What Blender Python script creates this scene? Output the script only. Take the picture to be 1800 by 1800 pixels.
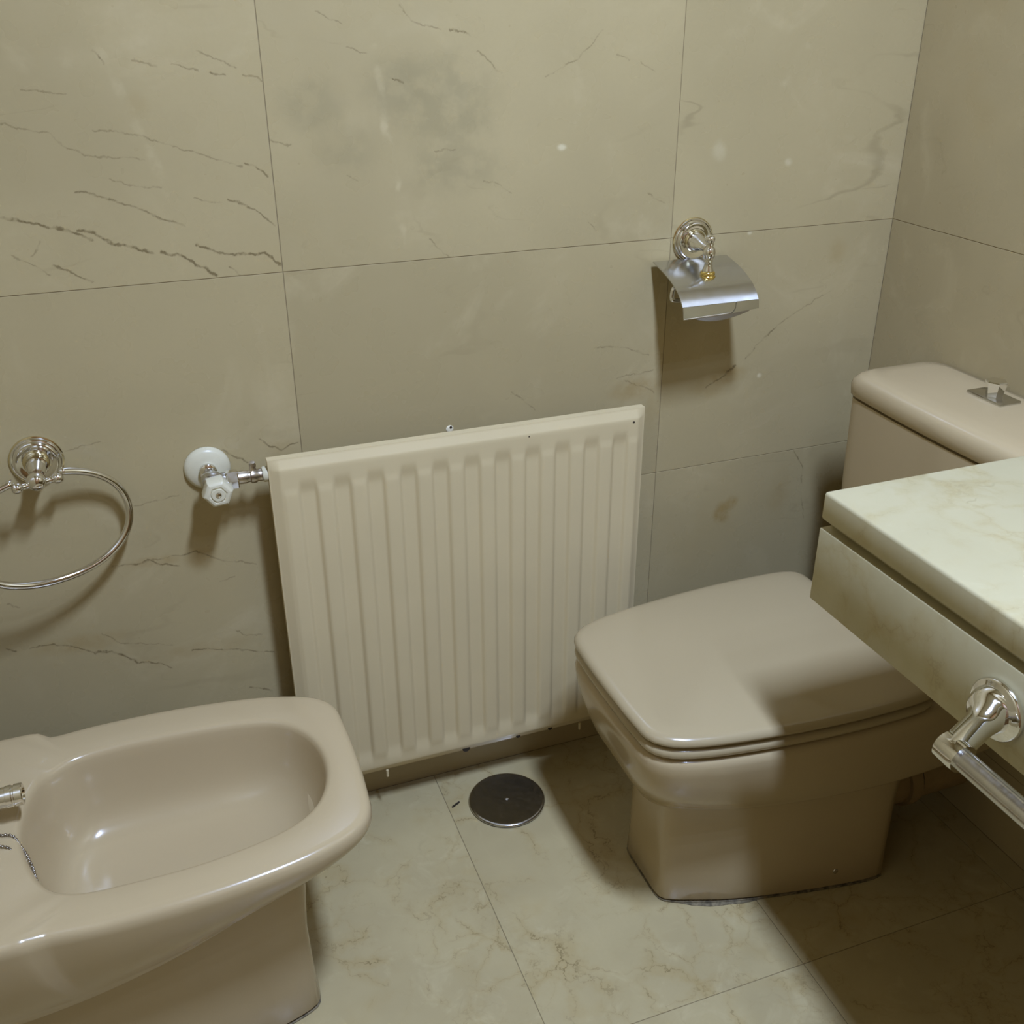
import bpy, bmesh, math, random
from mathutils import Vector, Matrix
random.seed(7)
for o in list(bpy.data.objects): bpy.data.objects.remove(o, do_unlink=True)
SC = bpy.context.scene
COL = SC.collection

# ---------------------------------------------------------------- camera, world, light, exposure
F_PX, PITCH, YAW, ROLL = 1796.67, 0.4693, 0.3535, -0.0044
CAM = Vector((-0.1917, -1.4252, 1.2878))
def make_camera():
    fw = Vector((math.sin(YAW)*math.cos(PITCH), math.cos(YAW)*math.cos(PITCH), -math.sin(PITCH)))
    rt = Vector((math.cos(YAW), -math.sin(YAW), 0)); up = rt.cross(fw)
    r2 = math.cos(ROLL)*rt + math.sin(ROLL)*up; u2 = -math.sin(ROLL)*rt + math.cos(ROLL)*up
    cd = bpy.data.cameras.new('camera'); c = bpy.data.objects.new('camera', cd); COL.objects.link(c)
    M = Matrix((r2, u2, -fw)).transposed().to_4x4(); M.translation = CAM
    c.matrix_world = M
    cd.sensor_width = 36; cd.lens = F_PX*36/1800; cd.clip_start = 0.02
    SC.camera = c
make_camera()
w = bpy.data.worlds.new('world'); SC.world = w; w.use_nodes = True
w.node_tree.nodes['Background'].inputs[0].default_value = (0.9, 0.85, 0.75, 1)
w.node_tree.nodes['Background'].inputs[1].default_value = 0.0
LAMP = Vector((0.31, -1.17, 2.35)); LAMP_SX, LAMP_SY, LAMP_W = 0.14, 0.32, 65.0
LAMP_COL = (0.525, 0.662, 1.0)
SC.view_settings.view_transform = 'Standard'; SC.view_settings.look = 'None'
SC.view_settings.gamma = 1; SC.view_settings.use_curve_mapping = False
SC.view_settings.exposure = 0.0

# ---------------------------------------------------------------- material helpers
class NT:
    def __init__(s, m): s.t = m.node_tree; s.n = s.t.nodes; s.l = s.t.links
    def add(s, ty, ins=None, **kw):
        nd = s.n.new(ty)
        for k, v in kw.items(): setattr(nd, k, v)
        for k, v in (ins or {}).items(): s.set(nd.inputs[k], v)
        return nd
    def set(s, sock, v):
        if isinstance(v, bpy.types.NodeSocket): s.l.new(v, sock)
        elif isinstance(v, (tuple, list)) and len(v) == 3 and sock.type == 'RGBA': sock.default_value = (*v, 1)
        else: sock.default_value = v
    def math(s, op, a, b=0.0, c=None, clamp=False):
        nd = s.add('ShaderNodeMath', {0: a, 1: b}, operation=op, use_clamp=clamp)
        if c is not None: s.set(nd.inputs[2], c)
        return nd.outputs[0]
    def vm(s, op, a, b=(0, 0, 0), out=0): return s.add('ShaderNodeVectorMath', {0: a, 1: b}, operation=op).outputs[out]
    def scale(s, a, f): return s.add('ShaderNodeVectorMath', {0: a, 'Scale': f}, operation='SCALE').outputs[0]
    def noise(s, vec, sc, det=3, rough=.55, dist=0., out=0):
        return s.add('ShaderNodeTexNoise', {'Vector': vec, 'Scale': sc, 'Detail': det, 'Roughness': rough, 'Distortion': dist}).outputs[out]
    def ramp(s, v, a, b, lo=0., hi=1.):
        return s.add('ShaderNodeMapRange', {0: v, 1: a, 2: b, 3: lo, 4: hi}, interpolation_type='SMOOTHSTEP').outputs[0]
    def mix(s, f, a, b):
        nd = s.add('ShaderNodeMix', data_type='RGBA'); s.set(nd.inputs[0], f); s.set(nd.inputs[6], a); s.set(nd.inputs[7], b)
        return nd.outputs[2]
def new_mat(name):
    m = bpy.data.materials.new(name); m.use_nodes = True; n = NT(m)
    b = n.n['Principled BSDF']; return m, n, b
def bump(n, b, h, strength, dist):
    bn = n.add('ShaderNodeBump', {'Height': h, 'Strength': strength, 'Distance': dist}); n.l.new(bn.outputs[0], b.inputs['Normal'])
def simple(name, col, rough, metal=0., spec=.5, coat=0., var=.06, vs=30, bmp=0.):
    m, n, b = new_mat(name)
    pos = n.add('ShaderNodeNewGeometry').outputs['Position']
    f = n.noise(pos, vs, 2)
    dk = tuple(c*(1-var) for c in col); lt = tuple(min(1, c*(1+var)) for c in col)
    n.set(b.inputs['Base Color'], n.mix(n.ramp(f, .3, .7), dk, lt))
    n.set(b.inputs['Roughness'], n.ramp(n.noise(pos, vs*2.3, 1), .2, .8, rough*.85, rough*1.15))
    b.inputs['Metallic'].default_value = metal; b.inputs['Specular IOR Level'].default_value = spec
    if coat: b.inputs['Coat Weight'].default_value = coat; b.inputs['Coat Roughness'].default_value = .04
    if bmp: bump(n, b, n.noise(pos, vs*6, 2), bmp, .002)
    return m

VEIN = {
    'lt': '2:-0.197,1.230,-0.186,1.216 1:-0.153,1.217,-0.126,1.211 1:-0.109,1.213,-0.080,1.205 2:-0.063,1.202,-0.046,1.197 1:-0.022,1.198,-0.004,1.197,-0.001,1.193 1:-0.077,1.226,-0.031,1.206 1:-0.283,1.190,-0.260,1.185,-0.235,1.183 1:-0.313,1.152,-0.281,1.142,-0.262,1.139,-0.243,1.120,-0.218,1.112,-0.156,1.104 1:-0.211,1.141,-0.162,1.133,-0.080,1.103,-0.038,1.089 2:-0.034,1.093,-0.005,1.077 1:-0.201,1.081,-0.168,1.071,-0.141,1.067 2:-0.245,1.069,-0.224,1.065,-0.176,1.045,-0.153,1.032,-0.120,1.020 2:-0.062,1.048,-0.049,1.046,-0.023,1.028,-0.003,1.011 1:-0.101,1.051,-0.069,1.045 3:-0.336,1.044,-0.290,1.031,-0.261,1.023,-0.237,1.010 3:-0.251,1.023,-0.232,1.019,-0.210,1.003,-0.164,0.988 3:-0.154,0.989,-0.122,0.976,-0.087,0.950 3:-0.109,0.993,-0.085,0.983,-0.056,0.976,-0.022,0.975,-0.001,0.958 2:-0.069,0.960,-0.057,0.948 1:-0.332,0.999,-0.309,0.983,-0.292,0.969 2:-0.289,0.981,-0.271,0.972,-0.245,0.955 1:-0.297,1.012,-0.309,0.995',
    'mt': '1:0.075,1.269,0.106,1.254 1:0.185,1.275,0.197,1.257,0.237,1.245 2:0.249,1.247,0.277,1.238 1:0.111,1.227,0.137,1.220 1:0.288,1.219,0.322,1.190 2:0.169,1.190,0.183,1.184 1:0.001,1.118,0.027,1.113 1:0.224,1.095,0.253,1.096 1:0.293,1.050,0.319,1.044,0.335,1.033 1:0.099,1.069,0.114,1.062 1:0.211,0.975,0.244,0.944 1:0.472,1.243,0.438,1.209,0.388,1.185 1:0.495,1.210,0.513,1.204 1:0.532,1.200,0.555,1.189 1:0.557,1.018,0.587,1.001 1:0.459,0.984,0.472,0.969',
    'rm': '1:0.913,0.836,0.850,0.805,0.813,0.785,0.772,0.752 2:0.813,0.785,0.798,0.771 3:0.739,0.721,0.716,0.708 2:0.716,0.708,0.685,0.690 2:0.773,0.750,0.758,0.734',
    'mm': '1:0.475,0.784,0.531,0.780,0.573,0.761 1:0.518,0.728,0.585,0.735 1:0.534,0.722,0.587,0.695 1:0.335,0.728,0.374,0.694',
    'lm': '1:-0.320,0.727,-0.301,0.732,-0.273,0.737 2:-0.059,0.707,-0.047,0.695,-0.029,0.688,-0.005,0.694 2:-0.115,0.700,-0.096,0.685,-0.080,0.675 1:-0.251,0.629,-0.218,0.635,-0.181,0.637 2:-0.290,0.540,-0.256,0.537,-0.243,0.540,-0.231,0.533,-0.200,0.524 2:-0.189,0.541,-0.172,0.543,-0.148,0.524 1:-0.256,0.537,-0.189,0.541 1:-0.148,0.524,-0.087,0.504',
    'll': '2:-0.457,0.436,-0.445,0.427 2:-0.425,0.429,-0.394,0.429,-0.366,0.418,-0.342,0.400 3:-0.342,0.400,-0.319,0.397,-0.282,0.370 2:-0.282,0.370,-0.253,0.360,-0.236,0.346 1:-0.324,0.431,-0.300,0.407,-0.228,0.388 2:-0.201,0.371,-0.158,0.363,-0.078,0.337 1:-0.130,0.392,-0.121,0.381,-0.091,0.374 2:-0.440,0.507,-0.426,0.498 1:-0.121,0.487,-0.145,0.484 2:-0.124,0.280,-0.089,0.264',
    'rl': '2:0.882,0.546,0.907,0.503 1:0.907,0.503,0.907,0.474 1:0.911,0.443,0.923,0.399',
}
def marble(name, base, dark, light, vein, veins='', vs=1.0, net=.5, spots=(), rough=.3, spec=.4, yellow=0., crack=0., rot=(0, 0, 0), stretch=(1, 1, 1), streaks=()):
    """polished cream marble: clouds, pale streaks, a net of hairline cracks, and named veins given on the wall in metres"""
    m, n, b = new_mat(name)
    pos = n.add('ShaderNodeNewGeometry').outputs['Position']
    rnd = n.add('ShaderNodeObjectInfo').outputs['Random']
    off = n.add('ShaderNodeCombineXYZ', {0: n.math('MULTIPLY', rnd, 13.), 1: n.math('MULTIPLY', rnd, 7.), 2: n.math('MULTIPLY', rnd, 29.)}).outputs[0]
    p = n.vm('ADD', pos, off)
    cl = n.ramp(n.noise(p, 3.2*vs, 3, .6), .33, .68)
    c = n.mix(cl, dark, base)
    c = n.mix(n.math('MULTIPLY', n.ramp(n.noise(p, 9*vs, 4, .65, 1.2), .52, .78), .55), c, light)
    if yellow: c = n.mix(n.math('MULTIPLY', n.ramp(n.noise(p, 5.5*vs, 3, .6), .55, .75), yellow), c, (base[0]*.82, base[1]*.70, base[2]*.44))
    c = n.mix(n.math('MULTIPLY', n.ramp(n.noise(p, 170, 1, .7), .35, .7), .10), c, dark)
    # spots: (x, z, rx, rz, colour, strength) patches on a wall
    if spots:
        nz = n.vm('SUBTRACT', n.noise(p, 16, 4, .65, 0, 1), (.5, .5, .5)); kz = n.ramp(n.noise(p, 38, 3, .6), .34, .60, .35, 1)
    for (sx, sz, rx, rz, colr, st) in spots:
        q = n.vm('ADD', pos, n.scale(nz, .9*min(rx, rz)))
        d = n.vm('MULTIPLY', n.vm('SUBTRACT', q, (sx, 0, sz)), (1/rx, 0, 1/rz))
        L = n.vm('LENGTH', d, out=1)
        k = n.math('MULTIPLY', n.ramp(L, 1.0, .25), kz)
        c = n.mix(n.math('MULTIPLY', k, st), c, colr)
    # net of hairlines from noise ridges
    pm = n.add('ShaderNodeMapping', {'Vector': p, 'Rotation': rot, 'Scale': stretch}).outputs[0]
    warp = n.scale(n.vm('SUBTRACT', n.noise(pm, 14, 3, .6, 0, 1), (.5, .5, .5)), .05)
    pw = n.vm('ADD', pm, warp)
    r1 = n.math('ABSOLUTE', n.math('SUBTRACT', n.noise(pw, 5.0*vs, 2, .5), .5))
    r2 = n.math('ABSOLUTE', n.math('SUBTRACT', n.noise(pw, 11.0*vs, 2, .5), .47))
    h1 = n.math('MULTIPLY', n.ramp(r1, .010, .001), n.ramp(n.noise(p, 9*vs, 3), .50, .66))
    h2 = n.math('MULTIPLY', n.ramp(r2, .009, .001), n.ramp(n.noise(p, 14*vs, 3), .55, .68))
    hv = n.math('MULTIPLY', n.math('MAXIMUM', h1, h2), net)
    if crack:
        cw = n.vm('ADD', p, n.scale(n.vm('SUBTRACT', n.noise(p, 11, 5, .65, 0, 1), (.5, .5, .5)), .10))
        for sc_, wd, lo, hi, st in ((6.5, .010, .40, .60, 1.), (15., .014, .46, .62, .7), (31., .022, .52, .64, .5)):
            dv = n.add('ShaderNodeTexVoronoi', {'Vector': cw, 'Scale': sc_}, feature='DISTANCE_TO_EDGE').outputs['Distance']
            mk = n.ramp(n.noise(n.vm('ADD', p, (sc_, 0, 0)), 7, 4, .6), lo, hi)
            fine = n.ramp(n.noise(p, 55, 3, .6), .36, .60, .15, 1)
            hv = n.math('MAXIMUM', hv, n.math('MULTIPLY', n.math('MULTIPLY', n.ramp(dv, wd, wd*.15), n.math('MULTIPLY', mk, fine)), crack*st))
            c = n.mix(n.math('MULTIPLY', n.math('MULTIPLY', n.ramp(dv, wd*9, 0), mk), .30*st), c, (base[0]*.78, base[1]*.66, base[2]*.42))
    if veins or streaks:
        wq = n.vm('ADD', pos, n.scale(n.vm('SUBTRACT', n.noise(pos, 42, 4, .65, 0, 1), (.5, .5, .5)), .016))
        wq = n.vm('MULTIPLY', wq, (1, 0, 1)); brk = n.ramp(n.noise(pos, 60, 3, .6), .38, .56, .25, 1)
        def seg(x0, z0, x1, z1, wd, soft):
            a = n.vm('SUBTRACT', wq, (x0, 0, z0)); dx, dz = x1-x0, z1-z0; L2 = dx*dx+dz*dz
            t = n.math('ADD', n.vm('DOT_PRODUCT', a, (dx/L2, 0, dz/L2), out=1), 0., clamp=True)
            cp = n.scale(n.add('ShaderNodeCombineXYZ', {0: dx, 1: 0., 2: dz}).outputs[0], t)
            return n.ramp(n.vm('DISTANCE', a, cp, out=1), wd*soft, wd*.25)
        for (x0, z0, x1, z1, wd, st) in streaks:
            c = n.mix(n.math('MULTIPLY', n.math('MULTIPLY', seg(x0, z0, x1, z1, wd, 1.6), n.ramp(n.noise(p, 30, 4), .4, .65)), st), c, light)
        acc = None
        for item in veins.split():
            wgt, pts = item.split(':'); v = [float(q) for q in pts.split(',')]
            wd = {'1': .0010, '2': .0013, '3': .0018}[wgt]; st = {'1': .50, '2': .78, '3': .95}[wgt]
            for i in range(0, len(v)-2, 2):
                if acc is not None: wq = n.vm('ADD', wq, n.add('ShaderNodeCombineXYZ', {0: n.math('MULTIPLY', acc, 1e-6)}).outputs[0])
                k = n.math('MULTIPLY', seg(v[i], v[i+1], v[i+2], v[i+3], wd, 1.5), st)
                acc = k if acc is None else n.math('MAXIMUM', acc, k)
        if acc is not None: hv = n.math('MAXIMUM', hv, n.math('MULTIPLY', acc, brk))
    c = n.mix(n.math('MULTIPLY', hv, .85), c, vein)
    n.set(b.inputs['Base Color'], c)
    n.set(b.inputs['Roughness'], n.ramp(n.noise(p, 22, 2), .3, .7, rough*.8, rough*1.25))
    b.inputs['Specular IOR Level'].default_value = spec
    bump(n, b, n.noise(pos, 90, 1), .05, .001)
    return m

WB, WD, WL, WV = (0.425, 0.342, 0.176), (0.370, 0.297, 0.152), (0.490, 0.401, 0.223), (0.135, 0.097, 0.040)
GREY = (.280, .232, .121); BROWN = (0.280, 0.175, 0.045); WHITE = (0.600, 0.525, 0.329)
MW = {}
def wall_mat(key):
    if key in MW: return MW[key]
    sp, stk = [], []
    if key == 'lt': stk = [(-.201, 1.265, -.165, 1.16, .006, .45), (-.165, 1.16, -.127, 1.04, .006, .45)]; sp = [(-.155, 1.17, .02, .02, BROWN, .12)]
    if key == 'mt': sp = [(.235, 1.15, .105, .085, GREY, .55), (.17, 1.18, .06, .05, GREY, .5), (.06, 1.16, .06, .05, GREY, .45), (.25, 1.07, .10, .05, GREY, .45), (.413, 1.091, .010, .006, WHITE, .9), (.10, 1.10, .06, .05, GREY, .35)]; stk = [(.148, 1.225, .155, 1.13, .005, .45), (.155, 1.13, .169, 1.05, .005, .5), (.169, 1.05, .172, .97, .004, .6)]
    if key == 'rt': sp = [(.671, 1.073, .018, .022, WHITE, .3), (.80, 1.05, .01, .008, WHITE, .5)]; stk = [(.811, 1.213, .777, 1.17, .008, .7)]
    if key == 'rm': sp = [(.727, .708, .05, .022, BROWN, .45), (.69, .69, .05, .03, BROWN, .25), (.742, .945, .006, .005, WHITE, .9), (.79, .70, .006, .006, WHITE, .8), (.915, .90, .025, .03, BROWN, .22)]
    if key == 'mm': sp = [(.55, .703, .06, .025, BROWN, .40), (.585, .66, .02, .04, BROWN, .25)]
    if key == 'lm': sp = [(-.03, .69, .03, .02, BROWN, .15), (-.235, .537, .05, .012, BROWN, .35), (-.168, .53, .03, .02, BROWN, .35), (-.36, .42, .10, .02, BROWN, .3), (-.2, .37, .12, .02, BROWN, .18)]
    if key == 'rl': sp = [(.743, .444, .022, .03, BROWN, .65), (.76, .46, .018, .02, BROWN, .5), (.86, .46, .03, .07, BROWN, .2)]
    MW[key] = marble('wall marble '+key, WB, WD, WL, WV, VEIN.get(key, '')+(' '+VEIN['ll'] if key == 'lm' else ''), .55, .12 if key in VEIN else .28, sp, .30, .4, rot=(0, .35, 0), stretch=(.5, 1, 1.6), streaks=stk, yellow=.12)
    return MW[key]
M_FLOOR = marble('floor marble', (0.455, 0.373, 0.194), (0.400, 0.324, 0.167), (0.520, 0.437, 0.244), (0.160, 0.115, 0.044), '', 1.5, .10, rough=.36, spec=.35, yellow=.30, crack=.75)
M_SIDE = marble('side wall marble', (0.410, 0.327, 0.170), (0.355, 0.281, 0.144), (0.470, 0.382, 0.208), (0.190, 0.138, 0.058), '', .8, .16, yellow=.15)
M_TOP = marble('worktop marble', (0.440, 0.387, 0.231), (0.400, 0.350, 0.204), (0.480, 0.429, 0.267), (0.220, 0.175, 0.084), '', 1.1, .38, rough=.40, spec=.15, yellow=.10, crack=.30)
M_PLAIN = simple('plain cream marble', (.41, .327, .170), .45, var=.06, vs=3)
M_GROUT = simple('grout', (0.250, 0.193, 0.095), .9)
M_CER = simple('beige glazed ceramic', (0.435, 0.337, 0.186), .19, spec=.5, coat=.25, var=.015, vs=4)
M_SEAT = simple('beige lacquered seat', (0.390, 0.308, 0.171), .20, spec=.5, coat=.4, var=.015, vs=4)
M_RAD = simple('cream radiator enamel', (0.570, 0.466, 0.263), .42, spec=.35, var=.02, vs=8)
M_CHROME = simple('chrome', (.80, .79, .76), .07, metal=1., var=.02)
M_STEEL = simple('brushed steel', (.58, .57, .54), .22, metal=1., var=.05, vs=60)
M_BRASSY = simple('tarnished nickel', (.52, .46, .37), .32, metal=1., var=.25, vs=90)
M_GOLD = simple('polished brass', (.83, .64, .22), .15, metal=1.)
M_PALEBR = simple('pale brass plating', (.74, .67, .46), .12, metal=1.)
M_SATIN = simple('polished nickel sheet', (.60, .60, .58), .20, metal=1., var=.02)
M_CHAIN = simple('dull chain metal', (.36, .32, .26), .35, metal=1., var=.2, vs=200)
M_DARKST = simple('steel with dark reflection', (.115, .108, .105), .36, metal=.85, var=.12, vs=40)  # dark reflected surroundings put into the base colour
M_WPLAST = simple('white plastic', (0.600, 0.553, 0.387), .30, spec=.4, var=.03)
M_BLACK = simple('black', (.030, .020, .010), .7)
M_PIPE = simple('grey waste pipe', (0.360, 0.258, 0.124), .5)
M_RUBBER = simple('dark rubber', (.04, .03, .025), .7)
M_SILIC = simple('grey sealant', (0.160, 0.129, 0.073), .7, var=.5, vs=120)
M_PLASTER = simple('white plaster', (0.720, 0.645, 0.460), .85)
M_BOUNCE = simple('brown for warm bounce', (.21, .105, .030), .5, var=.3, vs=6)  # invented brown that warms the light bounced from behind the camera
M_CEIL = simple('ceiling paint', (0.600, 0.558, 0.426), .9, var=.02)

# ---------------------------------------------------------------- mesh helpers
def link(name, me, mat, parent=None, smooth=None):
    o = bpy.data.objects.new(name, me); COL.objects.link(o)
    if mat: me.materials.append(mat)
    if smooth is not None:
        me.shade_smooth() if smooth >= 180 else None
        if smooth < 180:
            for p in me.polygons: p.use_smooth = True
            me.set_sharp_from_angle(angle=math.radians(smooth))
    if parent:
        o.parent = parent; o.matrix_parent_inverse = parent_world(parent).inverted()
    return o
def parent_world(p):
    M = Matrix.Translation(p.location)
    return parent_world(p.parent) @ p.matrix_parent_inverse @ M if p.parent else M
def mesh(name, vs, fs):
    me = bpy.data.meshes.new(name); me.from_pydata([tuple(v) for v in vs], [], fs); me.validate(); me.update(); return me
def thing(name, label, cat, loc, group=None):
    o = bpy.data.objects.new(name, None); COL.objects.link(o); o.location = loc; o.empty_display_size = .05
    o['label'] = label; o['category'] = cat
    if group: o['group'] = group
    return o
def fix(bm):
    bmesh.ops.recalc_face_normals(bm, faces=bm.faces)
def box_me(name, x0, x1, y0, y1, z0, z1, bev=0., seg=2):
    bm = bmesh.new(); bmesh.ops.create_cube(bm, size=1)
    for v in bm.verts:
        v.co = Vector((x0+(v.co.x+.5)*(x1-x0), y0+(v.co.y+.5)*(y1-y0), z0+(v.co.z+.5)*(z1-z0)))
    if bev: bmesh.ops.bevel(bm, geom=bm.edges[:]+bm.verts[:], offset=bev, segments=seg, profile=.5, affect='EDGES')
    fix(bm); me = bpy.data.meshes.new(name); bm.to_mesh(me); bm.free(); return me
def lathe_me(name, prof, org, axis=(0, 0, 1), n=40, phase=0.):
    """prof: (radius, height) pairs along axis from org"""
    ax = Vector(axis).normalized(); q = Vector((0, 0, 1)).rotation_difference(ax); org = Vector(org)
    vs, fs, rings = [], [], []
    for (r, h) in prof:
        if r < 1e-6: rings.append([len(vs)]); vs.append(org+q@Vector((0, 0, h)))
        else:
            rings.append(list(range(len(vs), len(vs)+n)))
            vs += [org+q@Vector((r*math.cos(2*math.pi*i/n+phase), r*math.sin(2*math.pi*i/n+phase), h)) for i in range(n)]
    for a, b in zip(rings, rings[1:]):
        for i in range(n):
            j = (i+1) % n
            if len(a) == 1 and len(b) == 1: continue
            if len(a) == 1: fs.append((a[0], b[i], b[j]))
            elif len(b) == 1: fs.append((a[i], b[0], a[j]))
            else: fs.append((a[i], b[i], b[j], a[j]))
    if len(rings[0]) > 1: fs.append(tuple(reversed(rings[0])))
    if len(rings[-1]) > 1: fs.append(tuple(rings[-1]))
    me = mesh(name, vs, fs); bm = bmesh.new(); bm.from_mesh(me); fix(bm); bm.to_mesh(me); bm.free(); return me
def tube_me(name, pts, rad, n=14, closed=False, cap=True):
    pts = [Vector(p) for p in pts]; N = len(pts); rads = rad if isinstance(rad, (list, tuple)) else [rad]*N
    def tan(i):
        a = pts[(i-1) % N] if closed or i > 0 else pts[i]; b = pts[(i+1) % N] if closed or i < N-1 else pts[i]
        return (b-a).normalized()
    t = tan(0); nrm = t.orthogonal().normalized(); vs, fs = [], []
    for i in range(N):
        t2 = tan(i); nrm = (t.rotation_difference(t2) @ nrm).normalized(); t = t2; bn = t.cross(nrm)
        vs += [pts[i]+rads[i]*(math.cos(2*math.pi*k/n)*nrm+math.sin(2*math.pi*k/n)*bn) for k in range(n)]
    for i in range(N if closed else N-1):
        a, b = i*n, ((i+1) % N)*n
        fs += [(a+k, a+(k+1) % n, b+(k+1) % n, b+k) for k in range(n)]
    if cap and not closed: fs += [tuple(range(n-1, -1, -1)), tuple(range((N-1)*n, N*n))]
    return mesh(name, vs, fs)
def spline(pts, n=8, closed=False):
    P = [Vector(p) for p in pts]; N = len(P); out = []
    for i in range(N if closed else N-1):
        g = (lambda k: P[k % N]) if closed else (lambda k: P[min(max(k, 0), N-1)])
        a, b, c, d = g(i-1), g(i), g(i+1), g(i+2)
        for k in range(n):
            t = k/n
            out.append(.5*((2*b)+(c-a)*t+(2*a-5*b+4*c-d)*t*t+(3*b-a-3*c+d)*t**3))
    if not closed: out.append(P[-1])
    return out
def outline(poly, ctr, n=128, smooth=6, close_spline=True):
    """closed curve through 2-D points, resampled by direction from ctr: n (x, y) points"""
    P = [Vector((p[0], p[1], 0)) for p in poly]
    C = spline(P, smooth, True) if close_spline else P
    c = Vector((ctr[0], ctr[1], 0)); out = []
    for k in range(n):
        th = 2*math.pi*k/n; d = Vector((math.cos(th), math.sin(th), 0)); best = None
        for i in range(len(C)):
            a = C[i]-c; b = C[(i+1) % len(C)]-c; e = b-a
            den = d.x*e.y-d.y*e.x
            if abs(den) < 1e-12: continue
            t = (a.x*e.y-a.y*e.x)/den; s = (a.x*d.y-a.y*d.x)/den
            if t > 0 and -1e-6 <= s <= 1+1e-6 and (best is None or t > best): best = t
        out.append((ctr[0]+d.x*best, ctr[1]+d.y*best))
    return out
def inset(ring, ctr, dist):
    out = []; n = len(ring)
    for i in range(n):
        a, b = Vector((*ring[i-1], 0)), Vector((*ring[(i+1) % n], 0)); t = (b-a).normalized(); nm = Vector((-t.y, t.x, 0))
        out.append((ring[i][0]+nm.x*dist, ring[i][1]+nm.y*dist))
    return out
def lerp2(a, b, t): return [(p[0]+(q[0]-p[0])*t, p[1]+(q[1]-p[1])*t) for p, q in zip(a, b)]
def loft_me(name, rings, cap0=True, cap1=True):
    n = len(rings[0]); vs = [v for r in rings for v in r]; fs = []
    for k in range(len(rings)-1):
        a, b = k*n, (k+1)*n
        fs += [(a+i, a+(i+1) % n, b+(i+1) % n, b+i) for i in range(n)]
    if cap0: vs.append(sum((Vector(v) for v in rings[0]), Vector())/n); c = len(vs)-1; fs += [(c, (i+1) % n, i) for i in range(n)]
    if cap1: vs.append(sum((Vector(v) for v in rings[-1]), Vector())/n); c = len(vs)-1; a = (len(rings)-1)*n; fs += [(c, a+i, a+(i+1) % n) for i in range(n)]
    return mesh(name, vs, fs)
def lift(ring, z): return [(p[0], p[1], z(p[0], p[1]) if callable(z) else z) for p in ring]
def prism_me(name, poly, axis, a0, a1, bev=0.):
    """poly in the plane across axis ('x': (y,z), 'y': (x,z), 'z': (x,y))"""
    f = {'x': lambda p, a: (a, p[0], p[1]), 'y': lambda p, a: (p[0], a, p[1]), 'z': lambda p, a: (p[0], p[1], a)}[axis]
    n = len(poly); bm = bmesh.new()
    A = [bm.verts.new(f(p, a0)) for p in poly]; B = [bm.verts.new(f(p, a1)) for p in poly]
    bm.faces.new(A); bm.faces.new(list(reversed(B)))
    for i in range(n): bm.faces.new((A[i], B[i], B[(i+1) % n], A[(i+1) % n]))
    fix(bm)
    if bev: bmesh.ops.bevel(bm, geom=bm.edges[:], offset=bev, segments=2, profile=.5, affect='EDGES')
    me = bpy.data.meshes.new(name); bm.to_mesh(me); bm.free(); return me
def smoothstep(a, b, x):
    t = min(1, max(0, (x-a)/(b-a))); return t*t*(3-2*t)

# ---------------------------------------------------------------- room
XL, XR, YF, ZC = -.60, 1.0196, -2.15, 2.45
G = .0006
def struct(name, me, mat):
    o = link(name, me, mat); o['kind'] = 'structure'; return o
floor = struct('floor', box_me('floor', XL-.1, XR+.1, YF-.1, .1, -.10, -.0010), M_GROUT)
wb = struct('wall_back', box_me('wall_back', XL-.1, XR+.1, .0007, .10, -.0010, ZC), M_GROUT)
wr = struct('wall_right', box_me('wall_right', XR+.0007, XR+.10, YF, .0007, -.0010, ZC), M_GROUT)
struct('wall_left', box_me('wall_left', XL-.10, XL, YF, .0007, -.0010, ZC), M_PLAIN)
struct('wall_front', box_me('wall_front', XL-.10, XR+.10, YF-.10, YF, -.0010, ZC), M_BOUNCE)  # unseen wall, its wood brown made up to warm the indirect light
struct('ceiling', box_me('ceiling', XL-.1, XR+.1, YF-.1, .1, ZC, ZC+.08), M_CEIL)
d1 = struct('added_door', box_me('added_door', -.35, .45, YF-.002, YF+.035, .001, 2.05, .004), M_BOUNCE)  # unseen door, added for darker chrome reflections and brown bounce
link('added_door_handle', tube_me('added_door_handle', spline([(.38, YF+.035, 1.0), (.38, YF+.08, 1.0), (.36, YF+.085, 1.0), (.27, YF+.085, 1.0)], 6), .009), M_CHROME, d1, 180)
ZJ = [0, .1454, .5464, .9474, 1.3484, 1.7494, 2.1504, ZC]
XJ = [XL, 0.0, .600, XR]
KEY = {(0, 1): 'll', (1, 1): 'ml', (2, 1): 'rl', (0, 2): 'lm', (1, 2): 'mm', (2, 2): 'rm', (0, 3): 'lt', (1, 3): 'mt', (2, 3): 'rt'}
for i in range(3):
    for j in range(len(ZJ)-1):
        if (i, j) == (0, 1): continue
        m = wall_mat(KEY[(i, j)]) if (i, j) in KEY else M_PLAIN
        if (i, j) == (0, 2):                                   # one tall tile left of the radiator
            link('wall_tile', box_me('wall_tile', XJ[0]+G, XJ[1]-G, 0, .004, ZJ[1]+G, ZJ[3]-G, .0002, 1), m, wb); continue
        link('wall_tile', box_me('wall_tile', XJ[i]+G, XJ[i+1]-G, 0, .004, ZJ[j]+G, ZJ[j+1]-G, .0002, 1), m, wb)
YJ = [0, -.60, -1.20, -1.80, YF]
for i in range(4):
    for j in range(len(ZJ)-1):
        link('wall_tile', box_me('wall_tile', XR, XR+.004, YJ[i+1]+G, YJ[i]-G, ZJ[j]+G, ZJ[j+1]-G, .0002, 1), M_SIDE if i == 0 and 1 < j < 4 else M_PLAIN, wr)
FX = [XL, -.2201, .1777, .5755, .9735, XR]; FY = [0, -.5888, -1.1888, -1.7888, YF]
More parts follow.
